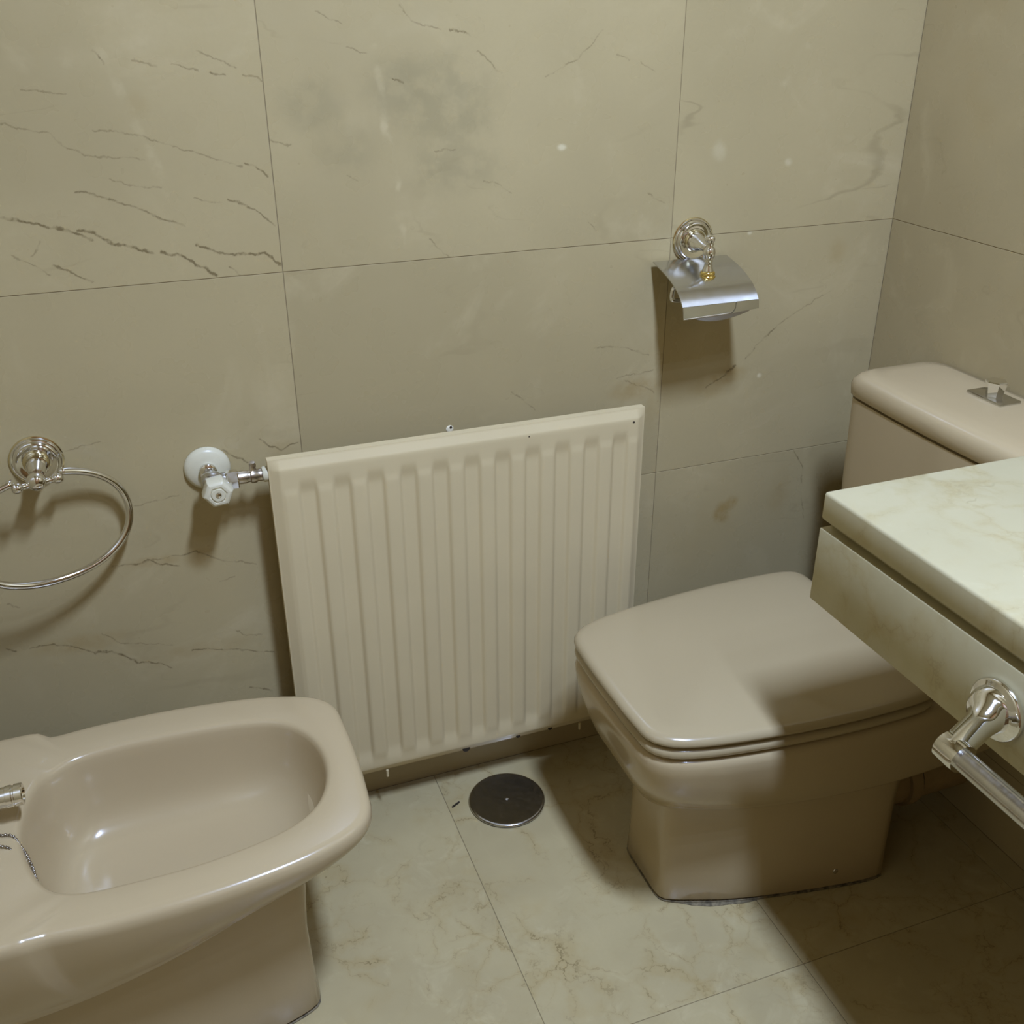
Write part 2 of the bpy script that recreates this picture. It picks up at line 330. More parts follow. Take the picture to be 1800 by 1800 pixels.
for i in range(5):
    for j in range(4):
        link('floor_tile', box_me('floor_tile', FX[i]+G, FX[i+1]-G, FY[j+1]+G, FY[j]-G, -.005, 0, .0002, 1), M_FLOOR, floor)

# ---------------------------------------------------------------- toilet
def toilet():
    T = thing('toilet', 'beige ceramic toilet with closed lid and cistern beside the stone worktop', 'toilet', (.62, -.347, 0))
    cy = -.347; N = 128
    half = [(.350, .100), (.352, .118), (.362, .136), (.385, .152), (.43, .165), (.50, .176), (.58, .184), (.66, .188), (.74, .187), (.775, .182), (.792, .170), (.797, .150)]
    poly = [(x, cy+h) for x, h in half]+[(x, cy-h) for x, h in reversed(half)]
    poly = [(.3475, cy+.05), *poly[:12], (.799, cy+.05), (.799, cy-.05), *poly[12:], (.3475, cy-.05)]
    ctr = (.58, cy)
    lid = outline(poly, ctr, N)
    # bowl body: reaches back under the cistern
    hb = [(.350, .098), (.353, .118), (.364, .136), (.388, .153), (.44, .168), (.52, .180), (.62, .187), (.74, .186), (.84, .180), (.92, .176), (1.0, .17), (1.012, .16)]
    pb = [(.347, cy+.05)]+[(x, cy+h) for x, h in hb]+[(1.014, cy+.1), (1.014, cy-.1)]+[(x, cy-h) for x, h in reversed(hb)]+[(.347, cy-.05)]
    cb = (.66, cy); rim = outline(pb, cb, N)
    hl = [(.382, .062), (.388, .082), (.405, .101), (.43, .114), (.46, .127), (.51, .144), (.58, .158), (.65, .167), (.74, .173), (.84, .170), (.92, .165), (1.0, .16), (1.010, .15)]
    pl = [(.382, cy+.03)]+[(x, cy+h) for x, h in hl]+[(1.012, cy+.1), (1.012, cy-.1)]+[(x, cy-h) for x, h in reversed(hl)]+[(.382, cy-.03)]
    low = outline(pl, cb, N)
    zb = lambda x, y: .237
    R = [lift(inset(low, cb, .04), lambda x, y: zb(x, y)-.004), lift(inset(low, cb, .025), lambda x, y: zb(x, y)-.002), lift(inset(low, cb, .004), lambda x, y: zb(x, y)-.001), lift(inset(low, cb, .001), lambda x, y: zb(x, y)+.001), lift(low, lambda x, y: zb(x, y)+.004)]
    for t, z in ((.22, .252), (.42, .266), (.60, .282), (.76, .300), (.88, .319), (.96, .338), (1, .354)): R.append(lift(lerp2(low, rim, t), lambda x, y, t=t, z=z: z))
    R += [lift(inset(rim, cb, .002), .361), lift(inset(rim, cb, .006), .3655), lift(inset(rim, cb, .012), .367), lift(inset(rim, cb, .05), .367)]
    link('bowl', loft_me('bowl', R), M_CER, T, 180)
    # pedestal
    hp = [(.4285, .046), (.4305, .057), (.436, .0645), (.446, .0705), (.47, .080), (.54, .104), (.64, .126), (.74, .142), (.785, .144), (.798, .136), (.802, .11)]
    pp = [(.428, cy+.03)]+[(x, cy+h) for x, h in hp]+[(.803, cy+.05), (.803, cy-.05)]+[(x, cy-h) for x, h in reversed(hp)]+[(.428, cy-.03)]
    pr = outline(pp, (.62, cy), N)
    R = [lift(inset(pr, None, .004), .002), lift(pr, .008), lift(inset(pr, None, .003), .06), lift(inset(pr, None, .004), .16), lift(inset(pr, None, .001), .215), lift(inset(pr, None, -.008), .245), lift(inset(pr, None, -.022), .262)]
    link('pedestal', loft_me('pedestal', R), M_CER, T, 60)
    # sealant squeezed out on the floor
    R = [lift(inset(pr, None, .0002), .0002), lift(inset(pr, None, 0), .0024), lift(inset(pr, None, .005), .003)]
    link('sealant_bead', loft_me('sealant_bead', R), M_SILIC, T, 60)
    pp2 = [(.452, -.420), (.50, -.436), (.55, -.452), (.60, -.462), (.575, -.4615), (.55, -.459), (.53, -.4535), (.515, -.4505), (.50, -.4465), (.475, -.435)]
    link('sealant_smear', prism_me('sealant_smear', pp2, 'z', .0001, .0009), M_SILIC, T)
    # seat and lid
    si = inset(lid, ctr, .055)
    R = [lift(inset(lid, ctr, .006), .3715), lift(inset(lid, ctr, .001), .3735), lift(lid, .378), lift(inset(lid, ctr, .001), .3835), lift(inset(lid, ctr, .006), .3865), lift(si, .3865), lift(inset(si, ctr, .004), .38), lift(si, .3715), lift(inset(lid, ctr, .006), .3715)]
    link('seat', loft_me('seat', R, False, False), M_SEAT, T, 180)
    R = [lift(inset(lid, ctr, .015), .391), lift(inset(lid, ctr, .004), .391), lift(inset(lid, ctr, -.001), .394), lift(inset(lid, ctr, -.0015), .398), lift(inset(lid, ctr, .001), .4025), lift(inset(lid, ctr, .005), .4055), lift(inset(lid, ctr, .012), .4072), *[lift([(ctr[0]+(x-ctr[0])*s, ctr[1]+(y-ctr[1])*s) for x, y in lid], z) for s, z in ((.86, .4086), (.7, .4100), (.5, .4110), (.25, .4116))]]
    link('lid', loft_me('lid', R), M_SEAT, T, 180)
    for y in (cy+.10, cy-.10):
        link('seat_buffer', lathe_me('seat_buffer', [(.008, .3862), (.008, .3915)], (.40, y, 0), n=16), M_RUBBER, T)
        link('seat_buffer', lathe_me('seat_buffer', [(.008, .3665), (.008, .372)], (.40, y, 0), n=16), M_RUBBER, T)
        link('hinge', lathe_me('hinge', [(.009, -.03), (.011, -.028), (.011, .028), (.009, .03)], (.812, y, .385), (0, 1, 0), 20), M_SEAT, T, 50)
        link('hinge_post', lathe_me('hinge_post', [(.012, .366), (.012, .378)], (.812, y, 0), (0, 0, 1), 20), M_SEAT, T, 50)
    # cistern
    def rr(x0, x1, y0, y1, r, bow=0., n=6):
        P = []
        for (cx, cyy, a0) in ((x1-r, y1-r, 0), (x0+r, y1-r, 90), (x0+r, y0+r, 180), (x1-r, y0+r, 270)):
            for k in range(n+1):
                a = math.radians(a0+90*k/n); P.append((cx+r*math.cos(a), cyy+r*math.sin(a)))
        return P
    cc = (.94, cy)
    def ring(x0, x1, y0, y1, r, z, bow=0.):
        o = outline(rr(x0, x1, y0, y1, r), cc, 160, close_spline=False)
        return [(x-bow*smoothstep(.94, x0, x)*(1-((y-cy)/((y1-y0)/2))**2), y, z) for x, y in o]
    y0, y1 = cy-.197, cy+.197
    R = [ring(.875, 1.016, y0+.012, y1-.012, .02, .367), ring(.870, 1.016, y0+.008, y1-.008, .022, .40, .004), ring(.860, 1.016, y0+.004, y1-.004, .022, .56, .006), ring(.856, 1.016, y0+.002, y1-.002, .022, .708, .008)]
    tank = link('cistern', loft_me('cistern', R), M_CER, T, 50)
    R = [ring(.864, 1.012, y0+.01, y1-.01, .02, .711, .008), ring(.855, 1.017, y0+.0, y1-.0, .024, .712, .008), ring(.853, 1.0175, y0-.002, y1+.002, .024, .715, .008), ring(.852, 1.0175, y0-.003, y1+.003, .024, .730, .009), ring(.854, 1.0175, y0-.001, y1+.001, .026, .740, .009), ring(.860, 1.0165, y0+.004, y1-.004, .03, .747, .009), ring(.870, 1.014, y0+.012, y1-.012, .03, .7505, .009), ring(.89, 1.005, y0+.035, y1-.035, .03, .752, .006), ring(.92, .98, y0+.09, y1-.09, .02, .7525)]
    link('cistern_lid', loft_me('cistern_lid', R), M_CER, T, 180)
    link('lid_gap_shade', loft_me('lid_gap_shade', [ring(.862, 1.012, y0+.008, y1-.008, .02, .7078, .008), ring(.862, 1.012, y0+.008, y1-.008, .02, .7125, .008)]), M_RUBBER, T)  # dark filler standing for the shade between tank and lid
    fp = link('flush_plate', box_me('flush_plate', .948, .988, -.372, -.304, .751, .757, .002), M_STEEL, T, 40)
    link('flush_knob', lathe_me('flush_knob', [(.012, 0), (.0125, .003), (.0155, .018), (.016, .021), (.0148, .0225), (0, .0215)], (.968, -.338, .757), n=6), M_CHROME, fp, 25)
    link('fixing_screw', lathe_me('fixing_screw', [(.0065, 0), (.0065, .002), (.005, .0035), (0, .0045)], (.706, cy-.132, .036), (.12, -1, 0), 20), M_STEEL, T, 50)
    # waste pipe to the wall
    pth = spline([(.79, cy-.02, .085), (.86, cy-.02, .085), (.94, cy-.02, .085), (1.0186, cy-.02, .085)], 5)
    pipe = link('waste_pipe', tube_me('waste_pipe', pth, .050, 32), M_PIPE, T, 60)
    for x in (.845, .905): link('pipe_collar', lathe_me('pipe_collar', [(.049, -.012), (.056, -.011), (.057, 0), (.056, .011), (.049, .012)], (x, cy-.02, .085), (1, 0, 0), 32), M_PIPE, pipe, 50)
    for x in (.8295, .9185): link('pipe_seal', lathe_me('pipe_seal', [(.051, -.003), (.053, 0), (.051, .003)], (x, cy-.02, .085), (1, 0, 0), 32), M_RUBBER, pipe, 50)
    return T
toilet()

# ---------------------------------------------------------------- bidet
def bidet():
    B = thing('bidet', 'beige ceramic bidet with open basin and plug chain below the towel ring', 'bidet', (-.30, -.345, 0))
    cy = -.345; N = 192; ctr = (-.27, cy); ZT = .387
    hf = [(-.019, .085), (-.021, .105), (-.029, .124), (-.048, .143), (-.085, .160), (-.13, .172), (-.20, .182), (-.27, .1865), (-.34, .186), (-.385, .182), (-.400, .181), (-.413, .187), (-.43, .189), (-.50, .188), (-.56, .187), (-.590, .185), (-.5965, .178)]
    po = [(-.0165, cy+.03)]+[(x, cy+h) for x, h in hf]+[(-.598, cy+.1), (-.598, cy-.1)]+[(x, cy-h) for x, h in reversed(hf)]+[(-.0165, cy-.03)]
    out = outline(po, ctr, N, 4)
    op = [(-.400, -.252), (-.370, -.230), (-.32, -.2225), (-.267, -.2225), (-.20, -.226), (-.150, -.232), (-.110, -.245), (-.083, -.270), (-.066, -.305), (-.0605, -.347), (-.067, -.388), (-.085, -.423), (-.115, -.447), (-.160, -.462), (-.23, -.473), (-.305, -.474), (-.361, -.470), (-.395, -.452), (-.416, -.415), (-.428, -.362), (-.425, -.312), (-.416, -.278)]
    opn = outline(op, ctr, N, 5)
    deck = lambda x: .007*smoothstep(-.398, -.420, x)
    zs = lambda x: .225+.105*smoothstep(-.50, .02, x)**1.3 if x > -.5 else .225
    def zsk(x, y): return zs(x)
    hs = [(-.055, .05), (-.058, .07), (-.068, .088), (-.09, .106), (-.13, .122), (-.20, .134), (-.27, .140), (-.34, .142), (-.42, .144), (-.50, .146), (-.56, .147), (-.59, .146), (-.5965, .14)]
    ps = [(-.0535, cy+.02)]+[(x, cy+h) for x, h in hs]+[(-.598, cy+.08), (-.598, cy-.08)]+[(x, cy-h) for x, h in reversed(hs)]+[(-.0535, cy-.02)]
    sk = outline(ps, ctr, N, 4)
    Z = lambda dz: (lambda x, y: ZT+dz+deck(x))
    core = outline([(-.125-.23*(1-math.cos(a)), cy+.07*math.sin(a)) for a in [k*math.pi/16 for k in range(32)]], ctr, N, 3)
    R = [lift(core, .205), lift(inset(sk, ctr, .030), lambda x, y: zsk(x, y)-.004), lift(inset(sk, ctr, .007), lambda x, y: zsk(x, y)-.0012), lift(inset(sk, ctr, .0035), lambda x, y: zsk(x, y)-.0008), lift(inset(sk, ctr, .0012), lambda x, y: zsk(x, y)+.0006), lift(inset(sk, ctr, .0002), lambda x, y: zsk(x, y)+.0022), lift(sk, lambda x, y: zsk(x, y)+.004)]
    zr = lambda x, y: ZT-.018+deck(x)
    for t, q in ((.22, .12), (.43, .26), (.62, .42), (.78, .58), (.90, .75), (.97, .89), (1., 1.)):
        rg = lerp2(sk, out, t); R.append([(p[0], p[1], (zsk(s[0], s[1])+.004)*(1-q)+zr(p[0], p[1])*q) for p, s in zip(rg, sk)])
    R += [lift(inset(out, ctr, -.0004), Z(-.012)), lift(inset(out, ctr, .001), Z(-.007)), lift(inset(out, ctr, .0035), Z(-.003)), lift(inset(out, ctr, .008), Z(-.0007)), lift(inset(out, ctr, .014), Z(0))]
    ri = inset(opn, ctr, -.008)
    R += [lift(lerp2(inset(out, ctr, .014), ri, .5), Z(.0)), lift(ri, Z(-.0004)), lift(inset(opn, ctr, -.004), Z(-.0016)), lift(inset(opn, ctr, -.001), Z(-.0045)), lift(inset(opn, ctr, .001), Z(-.010)), lift(inset(opn, ctr, .003), Z(-.022))]
    bc = (-.30, cy)
    a = inset(opn, ctr, .004); dc = (-.365, cy)
    prof = [(.985, .347), (.965, .330), (.94, .315), (.905, .301), (.86, .2895), (.80, .280), (.72, .2735), (.62, .269), (.50, .266), (.37, .264), (.24, .2625), (.12, .2615)]
    for sc_, z in prof:
        tt = (1-sc_)**1.3; cx = -.27+(dc[0]+.27)*tt
        R.append(lift([(cx+(x+.27)*sc_, cy+(y-cy)*sc_) for x, y in a], z))
    link('basin', loft_me('basin', R), M_CER, B, 180)
    hp = [(-.107, .045), (-.110, .058), (-.122, .068), (-.16, .080), (-.22, .092), (-.30, .104), (-.42, .112), (-.52, .115), (-.58, .114), (-.5965, .105)]
    pp = [(-.106, cy+.015)]+[(x, cy+h) for x, h in hp]+[(-.598, cy+.05), (-.598, cy-.05)]+[(x, cy-h) for x, h in reversed(hp)]+[(-.106, cy-.015)]
    pr = outline(pp, (-.35, cy), N, 4)
    R = [lift(inset(pr, None, .004), .002), lift(pr, .008), lift(inset(pr, None, .004), .07), lift(inset(pr, None, .006), .15), lift(inset(pr, None, .003), .20), lift(inset(pr, None, .001), .225), lift(pr, lambda x, y: min(.252, zs(x)+.004))]
    link('pedestal', loft_me('pedestal', R, True, False), M_CER, B, 60)
    R = [lift(inset(pr, None, .0002), .0002), lift(inset(pr, None, 0), .0022), lift(inset(pr, None, .005), .003)]
    link('sealant_bead', loft_me('sealant_bead', R), M_SILIC, B, 60)
    # mixer: only the tip of its spout is in the photograph
    zd = ZT+.007; fa = link('faucet', lathe_me('faucet', [(.026, 0), (.026, .004), (.023, .007), (.0215, .05), (.023, .054), (.023, .066), (.019, .073), (0, .075)], (-.510, cy, zd), n=32), M_CHROME, B, 50)
    link('spout', lathe_me('spout', [(.011, 0), (.012, .05), (.0125, .066), (.0125, .069)], (-.505, cy+.008, zd+.040), (1, 0, 0), 28), M_CHROME, fa, 50)
    link('aerator', lathe_me('aerator', [(.0115, 0), (.0135, .001), (.0135, .007), (.0125, .008), (.0125, .0095), (.0135, .0105), (.0135, .0185), (.0125, .0195), (.010, .0195), (.009, .017), (0, .017)], (-.4365, cy+.008, zd+.040), (1, 0, 0), 28), M_CHROME, fa, 40)
    link('lever', tube_me('lever', spline([(-.510, cy, zd+.072), (-.535, cy, zd+.085), (-.575, cy, zd+.10)], 6), [.008]*13, 14), M_CHROME, fa, 180)
    # plug chain: two strands of small links
    def strand(pts):
        P = spline(pts, 24); bm = bmesh.new(); acc = 0; last = P[0]; k = 0
        for q in P[1:]:
            acc += (q-last).length; d = (q-last).normalized(); last = q
            if acc >= .0021:
                acc = 0; k += 1
                M = Matrix.Translation(q) @ Vector((0, 0, 1)).rotation_difference(d).to_matrix().to_4x4() @ Matrix.Rotation(k*math.pi/2.3, 4, 'Z') @ Matrix.Rotation(.55, 4, 'X') @ Matrix.Diagonal((.0021, .0012, .0019, 1))
                bmesh.ops.create_uvsphere(bm, u_segments=8, v_segments=5, radius=1, matrix=M)
        me = bpy.data.meshes.new('chain_strand'); bm.to_mesh(me); bm.free(); return me
    link('chain_strand', strand([(-.470, -.352, zd+.003), (-.451, -.357, zd+.0025), (-.436, -.362, zd+.001), (-.428, -.374, .388), (-.4205, -.389, .3815), (-.4155, -.402, .372), (-.412, -.415, .360), (-.403, -.42, .338), (-.385, -.41, .308), (-.36, -.38, .284)]), M_CHAIN, B, 180)
    link('chain_strand', strand([(-.470, -.374, zd+.003), (-.445, -.378, zd+.0025), (-.430, -.388, .3885), (-.4225, -.396, .3825), (-.417, -.407, .373), (-.413, -.418, .361), (-.404, -.424, .340), (-.386, -.415, .310), (-.362, -.384, .285)]), M_CHAIN, B, 180)
bidet()

# ---------------------------------------------------------------- radiator
def radiator():
    R_ = thing('radiator', 'cream steel panel radiator with vertical channels on the marble wall', 'radiator', (.24, -.05, .0957))
    x0, x1, z0, z1, yf = -.0586, .5389, .0957, .6981, -.070
    xs = sorted(set([x0, x0+.003, x0+.0125, x0+.016, x1, x1-.003, x1-.0125, x1-.016]+[x0+.016+(x1-x0-.032)*k/300 for k in range(301)]))
    zs = sorted(set([z0, z0+.003, z0+.0125, z0+.016, z1, z1-.003, z1-.0125, z1-.016]+[z0+.016+(z1-z0-.032)*k/110 for k in range(111)]))
    def depth(x, z):
        e = min(x-x0, x1-x, z-z0, z1-z)
        y = yf+.0085-.0085*smoothstep(.0, .0115, e)*(.35+.65*smoothstep(.006, .0145, e)) if e < .0145 else yf
        if e > .0145:
            u = (x+.006)/.05; f = abs(u-round(u))*.05
            if -.02 < x < .51:
                rec = smoothstep(.0145, .0095, f)
                y += .0038*rec*smoothstep(.668, .640, z)*smoothstep(.118, .150, z)
            g = abs(u-math.floor(u)-.5)*.05
            y -= .0011*smoothstep(.0115, .008, g)*smoothstep(.652, .644, z)*smoothstep(.128, .14, z)
        return y
    vs = [(x, depth(x, z), z) for z in zs for x in xs]; nx, nz = len(xs), len(zs); fs = []
    for j in range(nz-1):
        for i in range(nx-1): a = j*nx+i; fs.append((a, a+1, a+nx+1, a+nx))
    # folded rim back to the rear sheet
    rim = [i for i in range(nx)]+[j*nx+nx-1 for j in range(1, nz)]+[(nz-1)*nx+i for i in range(nx-2, -1, -1)]+[j*nx for j in range(nz-2, 0, -1)]
    b = len(vs); vs += [(vs[i][0], yf+.022, vs[i][2]) for i in rim]
    for k in range(len(rim)): fs.append((rim[k], b+k, b+(k+1) % len(rim), rim[(k+1) % len(rim)]))
    fs.append(tuple(b+k for k in range(len(rim))))
    me = mesh('front_panel', vs, fs); bm = bmesh.new(); bm.from_mesh(me); fix(bm); bm.to_mesh(me); bm.free()
    link('front_panel', me, M_RAD, R_, 50)
    for k in range(11):
        x = -.006+.05*k
        link('convector_fin', box_me('convector_fin', x-.012, x+.012, yf+.022, yf+.045, z0+.05, z1-.06, .003, 1), M_RAD, R_)
    for x in (.05, .43): link('wall_bracket', box_me('wall_bracket', x-.012, x+.012, yf+.044, -.0004, z0+.08, z1-.09, .002, 1), M_RAD, R_)
    for x in (.079, .44): link('hanging_pin', lathe_me('hanging_pin', [(.0022, 0), (.0022, .013), (.0012, .015)], (x, yf+.004, z0+.001), (0, 0, -1), 10), M_RAD, R_)
    for x, w in ((.223, .010), (.321, .006), (.383, .006)): link('bottom_notch', lathe_me('bottom_notch', [(w*.7, 0), (w*.7, .0016)], (x, yf+.0086, z0+.003), (0, -1, 0), 16), M_BLACK, R_)
    for x, z, r in ((.516, .678, .0022), (.337, .680, .0012)): link('paint_chip', lathe_me('paint_chip', [(r, 0), (r*.8, .0005)], (x, yf+.0002, z), (0, -1, 0), 10), M_BLACK, R_)
    link('inlet', lathe_me('inlet', [(.010, 0), (.0115, .001), (.0115, .006), (.010, .008)], (x0+.0005, -.050, .674), (-1, 0, 0), 24), M_WPLAST, R_, 40)
radiator()

def valve():
    V = thing('radiator_valve', 'radiator valve with white hexagonal knob and round white wall rosette', 'valve', (-.138, 0, .675))
    c = (-.138, 0, .675); k0 = (-.1315, 0, .6665)
    link('rosette', lathe_me('rosette', [(.033, .0003), (.033, .002), (.0315, .006), (.027, .0095), (.016, .012), (.0, .0125)], c, (0, -1, 0), 48), M_WPLAST, V, 180)
    link('collar', lathe_me('collar', [(.0115, .012), (.0125, .0135), (.0125, .019), (.0115, .020)], c, (0, -1, 0), 28), M_CHROME, V, 50)
    link('stem', lathe_me('stem', [(.0095, .018), (.0095, .054)], c, (.10, -1, -.13), 28), M_STEEL, V, 50)
    link('valve_body', lathe_me('valve_body', [(.0, -.014), (.009, -.013), (.0125, -.008), (.0125, .009), (.0095, .012), (.0095, .022)], (-.136, -.046, .674), (1, 0, 0), 28), M_STEEL, V, 50)
    kn = link('knob', lathe_me('knob', [(.0165, .048), (.0185, .050), (.0215, .060), (.0222, .074), (.0205, .080), (.017, .0825), (.0125, .083), (.0120, .0815), (0, .0815)], k0, (0, -1, 0), 6, .12), M_WPLAST, V)
    bv = kn.modifiers.new('round', 'BEVEL'); bv.width = .0022; bv.segments = 3; bv.limit_method = 'ANGLE'; bv.angle_limit = math.radians(20)
    for p in kn.data.polygons: p.use_smooth = True
    kn.data.set_sharp_from_angle(angle=math.radians(35))
    link('knob_cap', lathe_me('knob_cap', [(.0095, .081), (.0095, .0832), (.009, .0838), (.0045, .0838), (.004, .083), (0, .083)], k0, (0, -1, 0), 28), M_WPLAST, kn, 40)
    link('knob_screw', lathe_me('knob_screw', [(.0038, .0825), (.0038, .0842), (.003, .0848), (0, .085)], k0, (0, -1, 0), 16), M_CHROME, kn, 50)
    link('hex_nut', lathe_me('hex_nut', [(.0128, 0), (.0142, .0012), (.0142, .0150), (.0128, .0165)], (-.1165, -.050, .673), (1, 0, 0), 6, math.radians(22)), M_CHROME, V, 30)
    link('union_pipe', lathe_me('union_pipe', [(.0095, 0), (.0095, .012), (.0085, .014), (.0085, .017), (.0105, .0185), (.0105, .0255), (.009, .027), (.0095, .0335)], (-.1005, -.050, .674), (1, 0, 0), 28), M_BRASSY, V, 50)
    link('bleed_screw', lathe_me('bleed_screw', [(.005, 0), (.005, .009), (.0038, .010), (.0038, .013), (0, .0135)], (-.0785, -.050, .6835), (0, -.25, 1), 18), M_BRASSY, V, 50)
valve()

# ---------------------------------------------------------------- towel ring
def backplate(T, c, r=.033):
    link('backplate', lathe_me('backplate', [(r, .0004), (r*1.02, .002), (r, .0045), (r*.95, .006), (r*.91, .0055), (r*.89, .007), (r*.84, .010), (r*.78, .0105), (r*.62, .0085), (r*.50, .009)], c, (0, -1, 0), 64), M_CHROME, T, 50)
    link('brass_band', lathe_me('brass_band', [(r*1.0, .0002), (r*1.06, .0006), (r*1.06, .0022), (r*1.0, .003)], c, (0, -1, 0), 64), M_PALEBR, T, 50)
    link('brass_rim', lathe_me('brass_rim', [(r*.50, .008), (r*.53, .0095), (r*.52, .0115), (r*.47, .0125), (r*.44, .012)], c, (0, -1, 0), 48), M_PALEBR, T, 50)
def towel_ring():
    c = Vector((-.358, 0, .722)); T = thing('towel_ring', 'oval chrome towel ring on round backplate above the bidet', 'towel ring', c)
    backplate(T, c)
    link('post', lathe_me('post', [(.0150, .010), (.0145, .016), (.0125, .024), (.0098, .034), (.0085, .041), (.0098, .044), (.0118, .049), (.0125, .055), (.0115, .061), (.008, .065), (0, .0665)], c+Vector((0, 0, -.003)), (0, -1, -.10), 32), M_CHROME, T, 180)
    phi = math.radians(18); u = Vector((math.cos(phi), math.sin(phi), 0)); h = Vector((-.357, -.055, .711))
    link('crossbar', lathe_me('crossbar', [(.0045, -.030), (.0062, -.029), (.0062, -.022), (.0045, -.020), (.0045, -.008), (.0075, -.005), (.0075, .005), (.0045, .008), (.0045, .020), (.0062, .022), (.0062, .029), (.0045, .030)], h, u, 20), M_CHROME, T, 50)
    for s in (-1, 1): link('clamp', lathe_me('clamp', [(0, -.0078), (.004, -.007), (.007, -.004), (.0078, 0), (.007, .004), (.004, .007), (0, .0078)], h+u*(s*.026), u, 20), M_CHROME, T, 180)
    pts = []; tilt = Vector((u.y, -u.x, 0)); cz = .6445
    for k in range(97):
        a = math.radians(90-14)-(2*math.pi-math.radians(28))*k/96
        ca, sa = math.cos(a), math.sin(a); e = 2/2.15
        x = .109*math.copysign(abs(ca)**e, ca); z = .077*math.copysign(abs(sa)**e, sa)
        pts.append(h+u*x+Vector((0, 0, cz+z-h.z))+tilt*(.06*(.71-(cz+z))))
    link('ring', tube_me('ring', pts, .0053, 16), M_CHROME, T, 180)
towel_ring()

# ---------------------------------------------------------------- toilet paper holder
def paper_holder():
    c = Vector((.638, 0, .942)); T = thing('paper_holder', 'chrome toilet paper holder with curved cover on the marble wall', 'paper holder', c)
    backplate(T, c)
    link('boss', lathe_me('boss', [(.0150, .010), (.0150, .014), (.0135, .020), (.0105, .028), (.0075, .036), (.0065, .046), (.0065, .058)], c, (-.06, -1, -.05), 32), M_CHROME, T, 60)
    f = Vector((.633, -.062, 0))
    link('spindle', lathe_me('spindle', [(.0095, .904), (.0085, .909), (.0068, .914), (.0058, .920), (.0070, .9225), (.0055, .925), (.0088, .930), (.0100, .936), (.0085, .942), (.0052, .9455), (.0066, .948), (.0052, .9505), (.0072, .953), (.0078, .9565), (.0060, .9605), (.0, .9625)], f, (0, 0, 1), 28), M_CHROME, T, 180)
    link('brass_collar', lathe_me('brass_collar', [(.0115, .8955), (.0125, .897), (.0125, .900), (.0108, .9015), (.0118, .903), (.0112, .906), (.0092, .9075)], f, (0, 0, 1), 32), M_GOLD, T, 50)
    xa, xb = .5665, .6975
    prof = spline([(0, -.008, .9155), (0, -.040, .9085), (0, -.066, .9005), (0, -.088, .8905), (0, -.101, .8800), (0, -.110, .8690)], 6)
    prof = [(p.y, p.z) for p in prof]
    def sheet(name, pr, x0, x1, th, xs=None):
        vs, fs = [], []; n = len(pr)
        for x in (x0, x1):
            for i in range(n):
                a, b = Vector(pr[max(0, i-1)]), Vector(pr[min(n-1, i+1)]); t = (b-a).normalized(); nm = Vector((-t.y, t.x))
                if nm.x > 0: pass
                vs += [(x, pr[i][0], pr[i][1]), (x, pr[i][0]+t.y*-th*-1*-1, pr[i][1]-abs(t.x)*th)]
        def id(s, i, k): return s*2*n+2*i+k
        for i in range(n-1):
            fs += [(id(0, i, 0), id(0, i+1, 0), id(1, i+1, 0), id(1, i, 0)), (id(0, i, 1), id(1, i, 1), id(1, i+1, 1), id(0, i+1, 1)), (id(0, i, 0), id(0, i, 1), id(0, i+1, 1), id(0, i+1, 0)), (id(1, i, 0), id(1, i+1, 0), id(1, i+1, 1), id(1, i, 1))]
        fs += [(id(0, 0, 0), id(1, 0, 0), id(1, 0, 1), id(0, 0, 1)), (id(0, n-1, 0), id(0, n-1, 1), id(1, n-1, 1), id(1, n-1, 0))]
        me = mesh(name, vs, fs); bm = bmesh.new(); bm.from_mesh(me); fix(bm); bm.to_mesh(me); bm.free(); return me
    cov = link('cover', sheet('cover', prof, xa, xb, .0016), M_SATIN, T, 35)
    # turned-down front lip with its tear notch, and the rounded tab behind it
    lipl = [(xa, .8695), (.6560, .8695), (.6555, .8640), (.6535, .8585), (.6495, .8550), (.6440, .8535), (xa+.001, .8515)]
    lipr = [(.6585, .8695), (xb, .8695), (xb+.0005, .8560), (.6570, .8535), (.6500, .8525), (.6545, .8560), (.6575, .8605)]
    def slanted(name, poly, y0, th, lean):
        bm = bmesh.new(); A = [bm.verts.new((x, y0+(z-.87)*lean, z)) for x, z in poly]; B = [bm.verts.new((x, y0+th+(z-.87)*lean, z)) for x, z in poly]
        bm.faces.new(A); bm.faces.new(list(reversed(B))); n = len(poly)
        for i in range(n): bm.faces.new((A[i], B[i], B[(i+1) % n], A[(i+1) % n]))
        fix(bm); me = bpy.data.meshes.new(name); bm.to_mesh(me); bm.free(); return me
    link('lip', slanted('lip', lipl, -.1122, .0022, .12), M_SATIN, cov)
    link('lip', slanted('lip', lipr, -.1106, .0014, .12), M_SATIN, cov)
    link('lip_bead', tube_me('lip_bead', [(xa+.001, -.1138, .8517), (.6440, -.1138, .8537)], .0013, 10), M_CHROME, cov, 60)
    tab = [(.585, .858)]+[(.585+.1115*k/18, .8535-.016*math.sin(math.pi*(k/18)**.9)**.75) for k in range(1, 18)]+[(xb-.001, .8575), (xb-.002, .868), (.585, .866)]
    link('tear_tab', slanted('tear_tab', tab, -.1085, .0012, -.45), M_SATIN, cov)
    link('roll_bar', tube_me('roll_bar', spline([(.633, -.062, .900), (.600, -.064, .893), (.576, -.066, .888), (.572, -.066, .880), (.572, -.066, .872), (.576, -.066, .868), (.60, -.066, .867), (.69, -.066, .867)], 6), .0035, 12), M_CHROME, T, 180)
paper_holder()

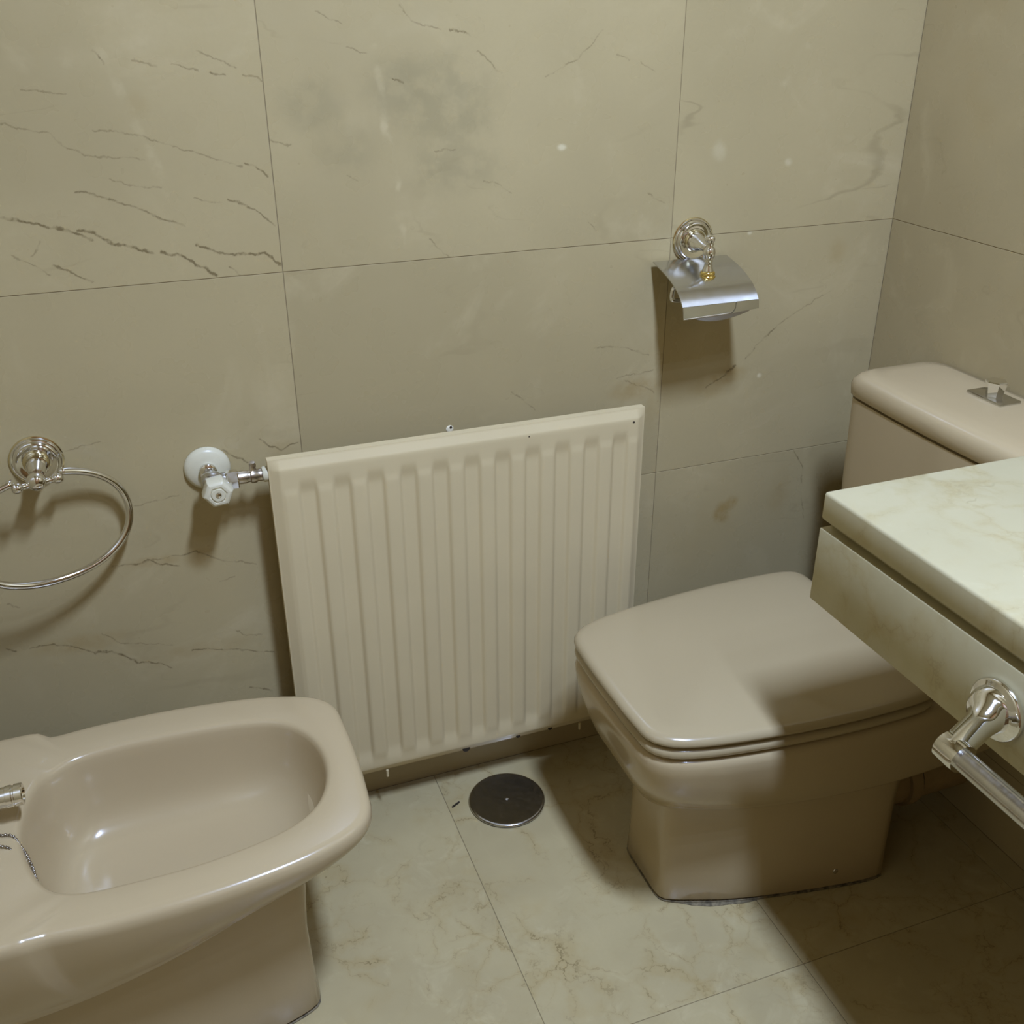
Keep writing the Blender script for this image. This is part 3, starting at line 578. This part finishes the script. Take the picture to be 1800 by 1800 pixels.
# ---------------------------------------------------------------- worktop, its apron and the towel rail
def worktop():
    T = thing('worktop', 'cream marble washstand worktop with grooved edge and stone apron', 'worktop', (.76, -1.3, .650))
    ye, yn = -.5802, -2.10
    link('top_slab', box_me('top_slab', .4926, XR-.0006, yn, ye, .7557, .7900, .004, 3), M_TOP, T, 40)
    link('shadow_gap', box_me('shadow_gap', .5080, XR-.0008, yn, ye-.0005, .7436, .7562, .0005, 1), M_TOP, T)
    link('apron', box_me('apron', .4935, .5190, yn, ye, .6505, .7446, .0018, 2), M_TOP, T, 40)
    link('end_apron', box_me('end_apron', .5185, XR-.0006, ye-.024, ye-.0005, .6505, .7440, .001, 1), M_TOP, T)
    for y in (-1.05, -1.9): link('support_bracket', box_me('support_bracket', .56, XR-.0004, y-.02, y+.02, .712, .7440, .002, 1), M_STEEL, T)
worktop()
def rail():
    c = Vector((.4924, -.8688, .6973)); T = thing('towel_rail', 'chrome towel rail fixed to the stone apron of the worktop', 'towel rail', c)
    for y, nm in ((-.8688, 0), (-1.62, 1)):
        o = Vector((.4924, y, .6973)); e = Vector((.4243, y-.022, .6868))
        link('rosette', lathe_me('rosette', [(.029, .0003), (.0305, .002), (.0305, .0055), (.0285, .0075), (.0270, .0075), (.0250, .0095)], o, (-1, 0, 0), 48), M_CHROME, T, 50)
        P = [o+Vector((-.004, 0, 0)), o+Vector((-.011, -.001, -.001)), o+Vector((-.020, -.005, -.002)), o+Vector((-.033, -.009, -.005)), o+Vector((-.050, -.015, -.008)), e, e+Vector((-.009, -.002, -.001))]
        link('arm', tube_me('arm', spline(P, 5), [.0250+(.0138-.0250)*smoothstep(.05, .5, k/30)-.004*smoothstep(.93, 1., k/30) for k in range(31)], 32), M_CHROME, T, 60)
        s = -1 if not nm else 1
        link('socket', lathe_me('socket', [(.0128, -.011), (.0142, -.010), (.0145, .009), (.0140, .013), (.0112, .013)], e+Vector((-.002, 0, -.001)), (0, s, 0), 32), M_CHROME, T, 50)
    e0 = Vector((.4220, -.8966, .6857))
    link('bar', tube_me('bar', [e0, e0+Vector((0, -.72, 0))], .0102, 28), M_STEEL, T, 60)
rail()

# ---------------------------------------------------------------- small things
def floor_bits():
    D = thing('floor_drain_cover', 'round steel drain cover on the floor beneath the radiator', 'drain cover', (.281, -.111, 0))
    c = (.281, -.111, 0)
    link('disc', lathe_me('disc', [(.0655, .0003), (.0672, .0012), (.0672, .0042), (.0655, .0058), (.0628, .0066), (.0618, .0062), (0, .0062)], c, n=96), M_DARKST, D, 40)
    link('polished_rim', lathe_me('polished_rim', [(.0672, .0022), (.0679, .003), (.0679, .0045), (.0662, .0063), (.0640, .0069), (.0632, .0066)], c, n=96), M_STEEL, D, 60)
    link('centre_screw', lathe_me('centre_screw', [(.0042, .0058), (.0042, .0074), (.003, .0080), (0, .0082)], c, n=20), M_STEEL, D, 50)
    a, b = Vector((.1845, -.0925, .0016)), Vector((.2005, -.0845, .0018)); d = (b-a); nrm = Vector((-d.y, d.x, 0)).normalized()*.0015
    bm = bmesh.new(); vs = []
    for k, wd in ((0, .6), (.12, 1), (.5, .85), (.9, 1), (1, .5)):
        p = a+d*k
        vs.append([bm.verts.new(p+nrm*wd+Vector((0, 0, -.0014))), bm.verts.new(p-nrm*wd+Vector((0, 0, -.0014))), bm.verts.new(p-nrm*wd*.7+Vector((0, 0, .0012))), bm.verts.new(p+nrm*wd*.7+Vector((0, 0, .0012)))])
    for p, q in zip(vs, vs[1:]):
        for i in range(4): bm.faces.new((p[i], p[(i+1) % 4], q[(i+1) % 4], q[i]))
    bm.faces.new(vs[0]); bm.faces.new(list(reversed(vs[-1]))); fix(bm)
    me = bpy.data.meshes.new('debris_sliver'); bm.to_mesh(me); bm.free()
    o = link('debris_sliver', me, M_BLACK); o['label'] = 'small black sliver lying on the floor beside the drain cover'; o['category'] = 'debris'
    p = thing('wall_plug', 'small white plastered screw hole in the wall above the radiator', 'wall plug', (.231, 0, .681))
    link('plaster_patch', lathe_me('plaster_patch', [(.0062, .0002), (.0055, .0012), (.0035, .0016), (0, .0016)], (.231, 0, .6815), (0, -1, 0), 14), M_PLASTER, p, 60)
    link('screw_hole', lathe_me('screw_hole', [(.0022, .0010), (.0022, .0019), (0, .0019)], (.2325, 0, .6845), (0, -1, 0), 12), M_BLACK, p)
floor_bits()

def lamp():
    T = thing('ceiling_lamp', 'rectangular white ceiling lamp with two small spots', 'lamp', (LAMP.x, LAMP.y, ZC))
    sx, sy = LAMP_SX/2, LAMP_SY/2
    for (a, b, c, d) in ((-sx-.02, -sx, -sy-.02, sy+.02), (sx, sx+.02, -sy-.02, sy+.02), (-sx, sx, -sy-.02, -sy), (-sx, sx, sy, sy+.02)):
        link('housing_side', box_me('housing_side', LAMP.x+a, LAMP.x+b, LAMP.y+c, LAMP.y+d, LAMP.z-.004, ZC-.0005), M_WPLAST, T)
    ld = bpy.data.lights.new('lamp_panel', 'AREA'); ld.shape = 'RECTANGLE'; ld.size = LAMP_SX; ld.size_y = LAMP_SY; ld.energy = LAMP_W; ld.color = LAMP_COL
    lo = bpy.data.objects.new('lamp_panel', ld); COL.objects.link(lo); lo.location = LAMP+Vector((0, 0, .004)); 
    lo.parent = T; lo.matrix_parent_inverse = Matrix.Translation(T.location).inverted()
    for k, (dx, dy) in enumerate(((0.0, -.36), (0.0, -.52))):
        q = LAMP+Vector((dx, dy, 0))
        link('spot_housing', lathe_me('spot_housing', [(.034, .0), (.036, .004), (.036, ZC-q.z-.0005)], q, n=32), M_WPLAST, T, 50)
        sd = bpy.data.lights.new('lamp_spot', 'AREA'); sd.shape = 'DISK'; sd.size = .05; sd.energy = LAMP_W*.06; sd.color = LAMP_COL
        so = bpy.data.objects.new('lamp_spot', sd); COL.objects.link(so); so.location = q+Vector((0, 0, -.003))
        so.parent = T; so.matrix_parent_inverse = Matrix.Translation(T.location).inverted()
lamp()
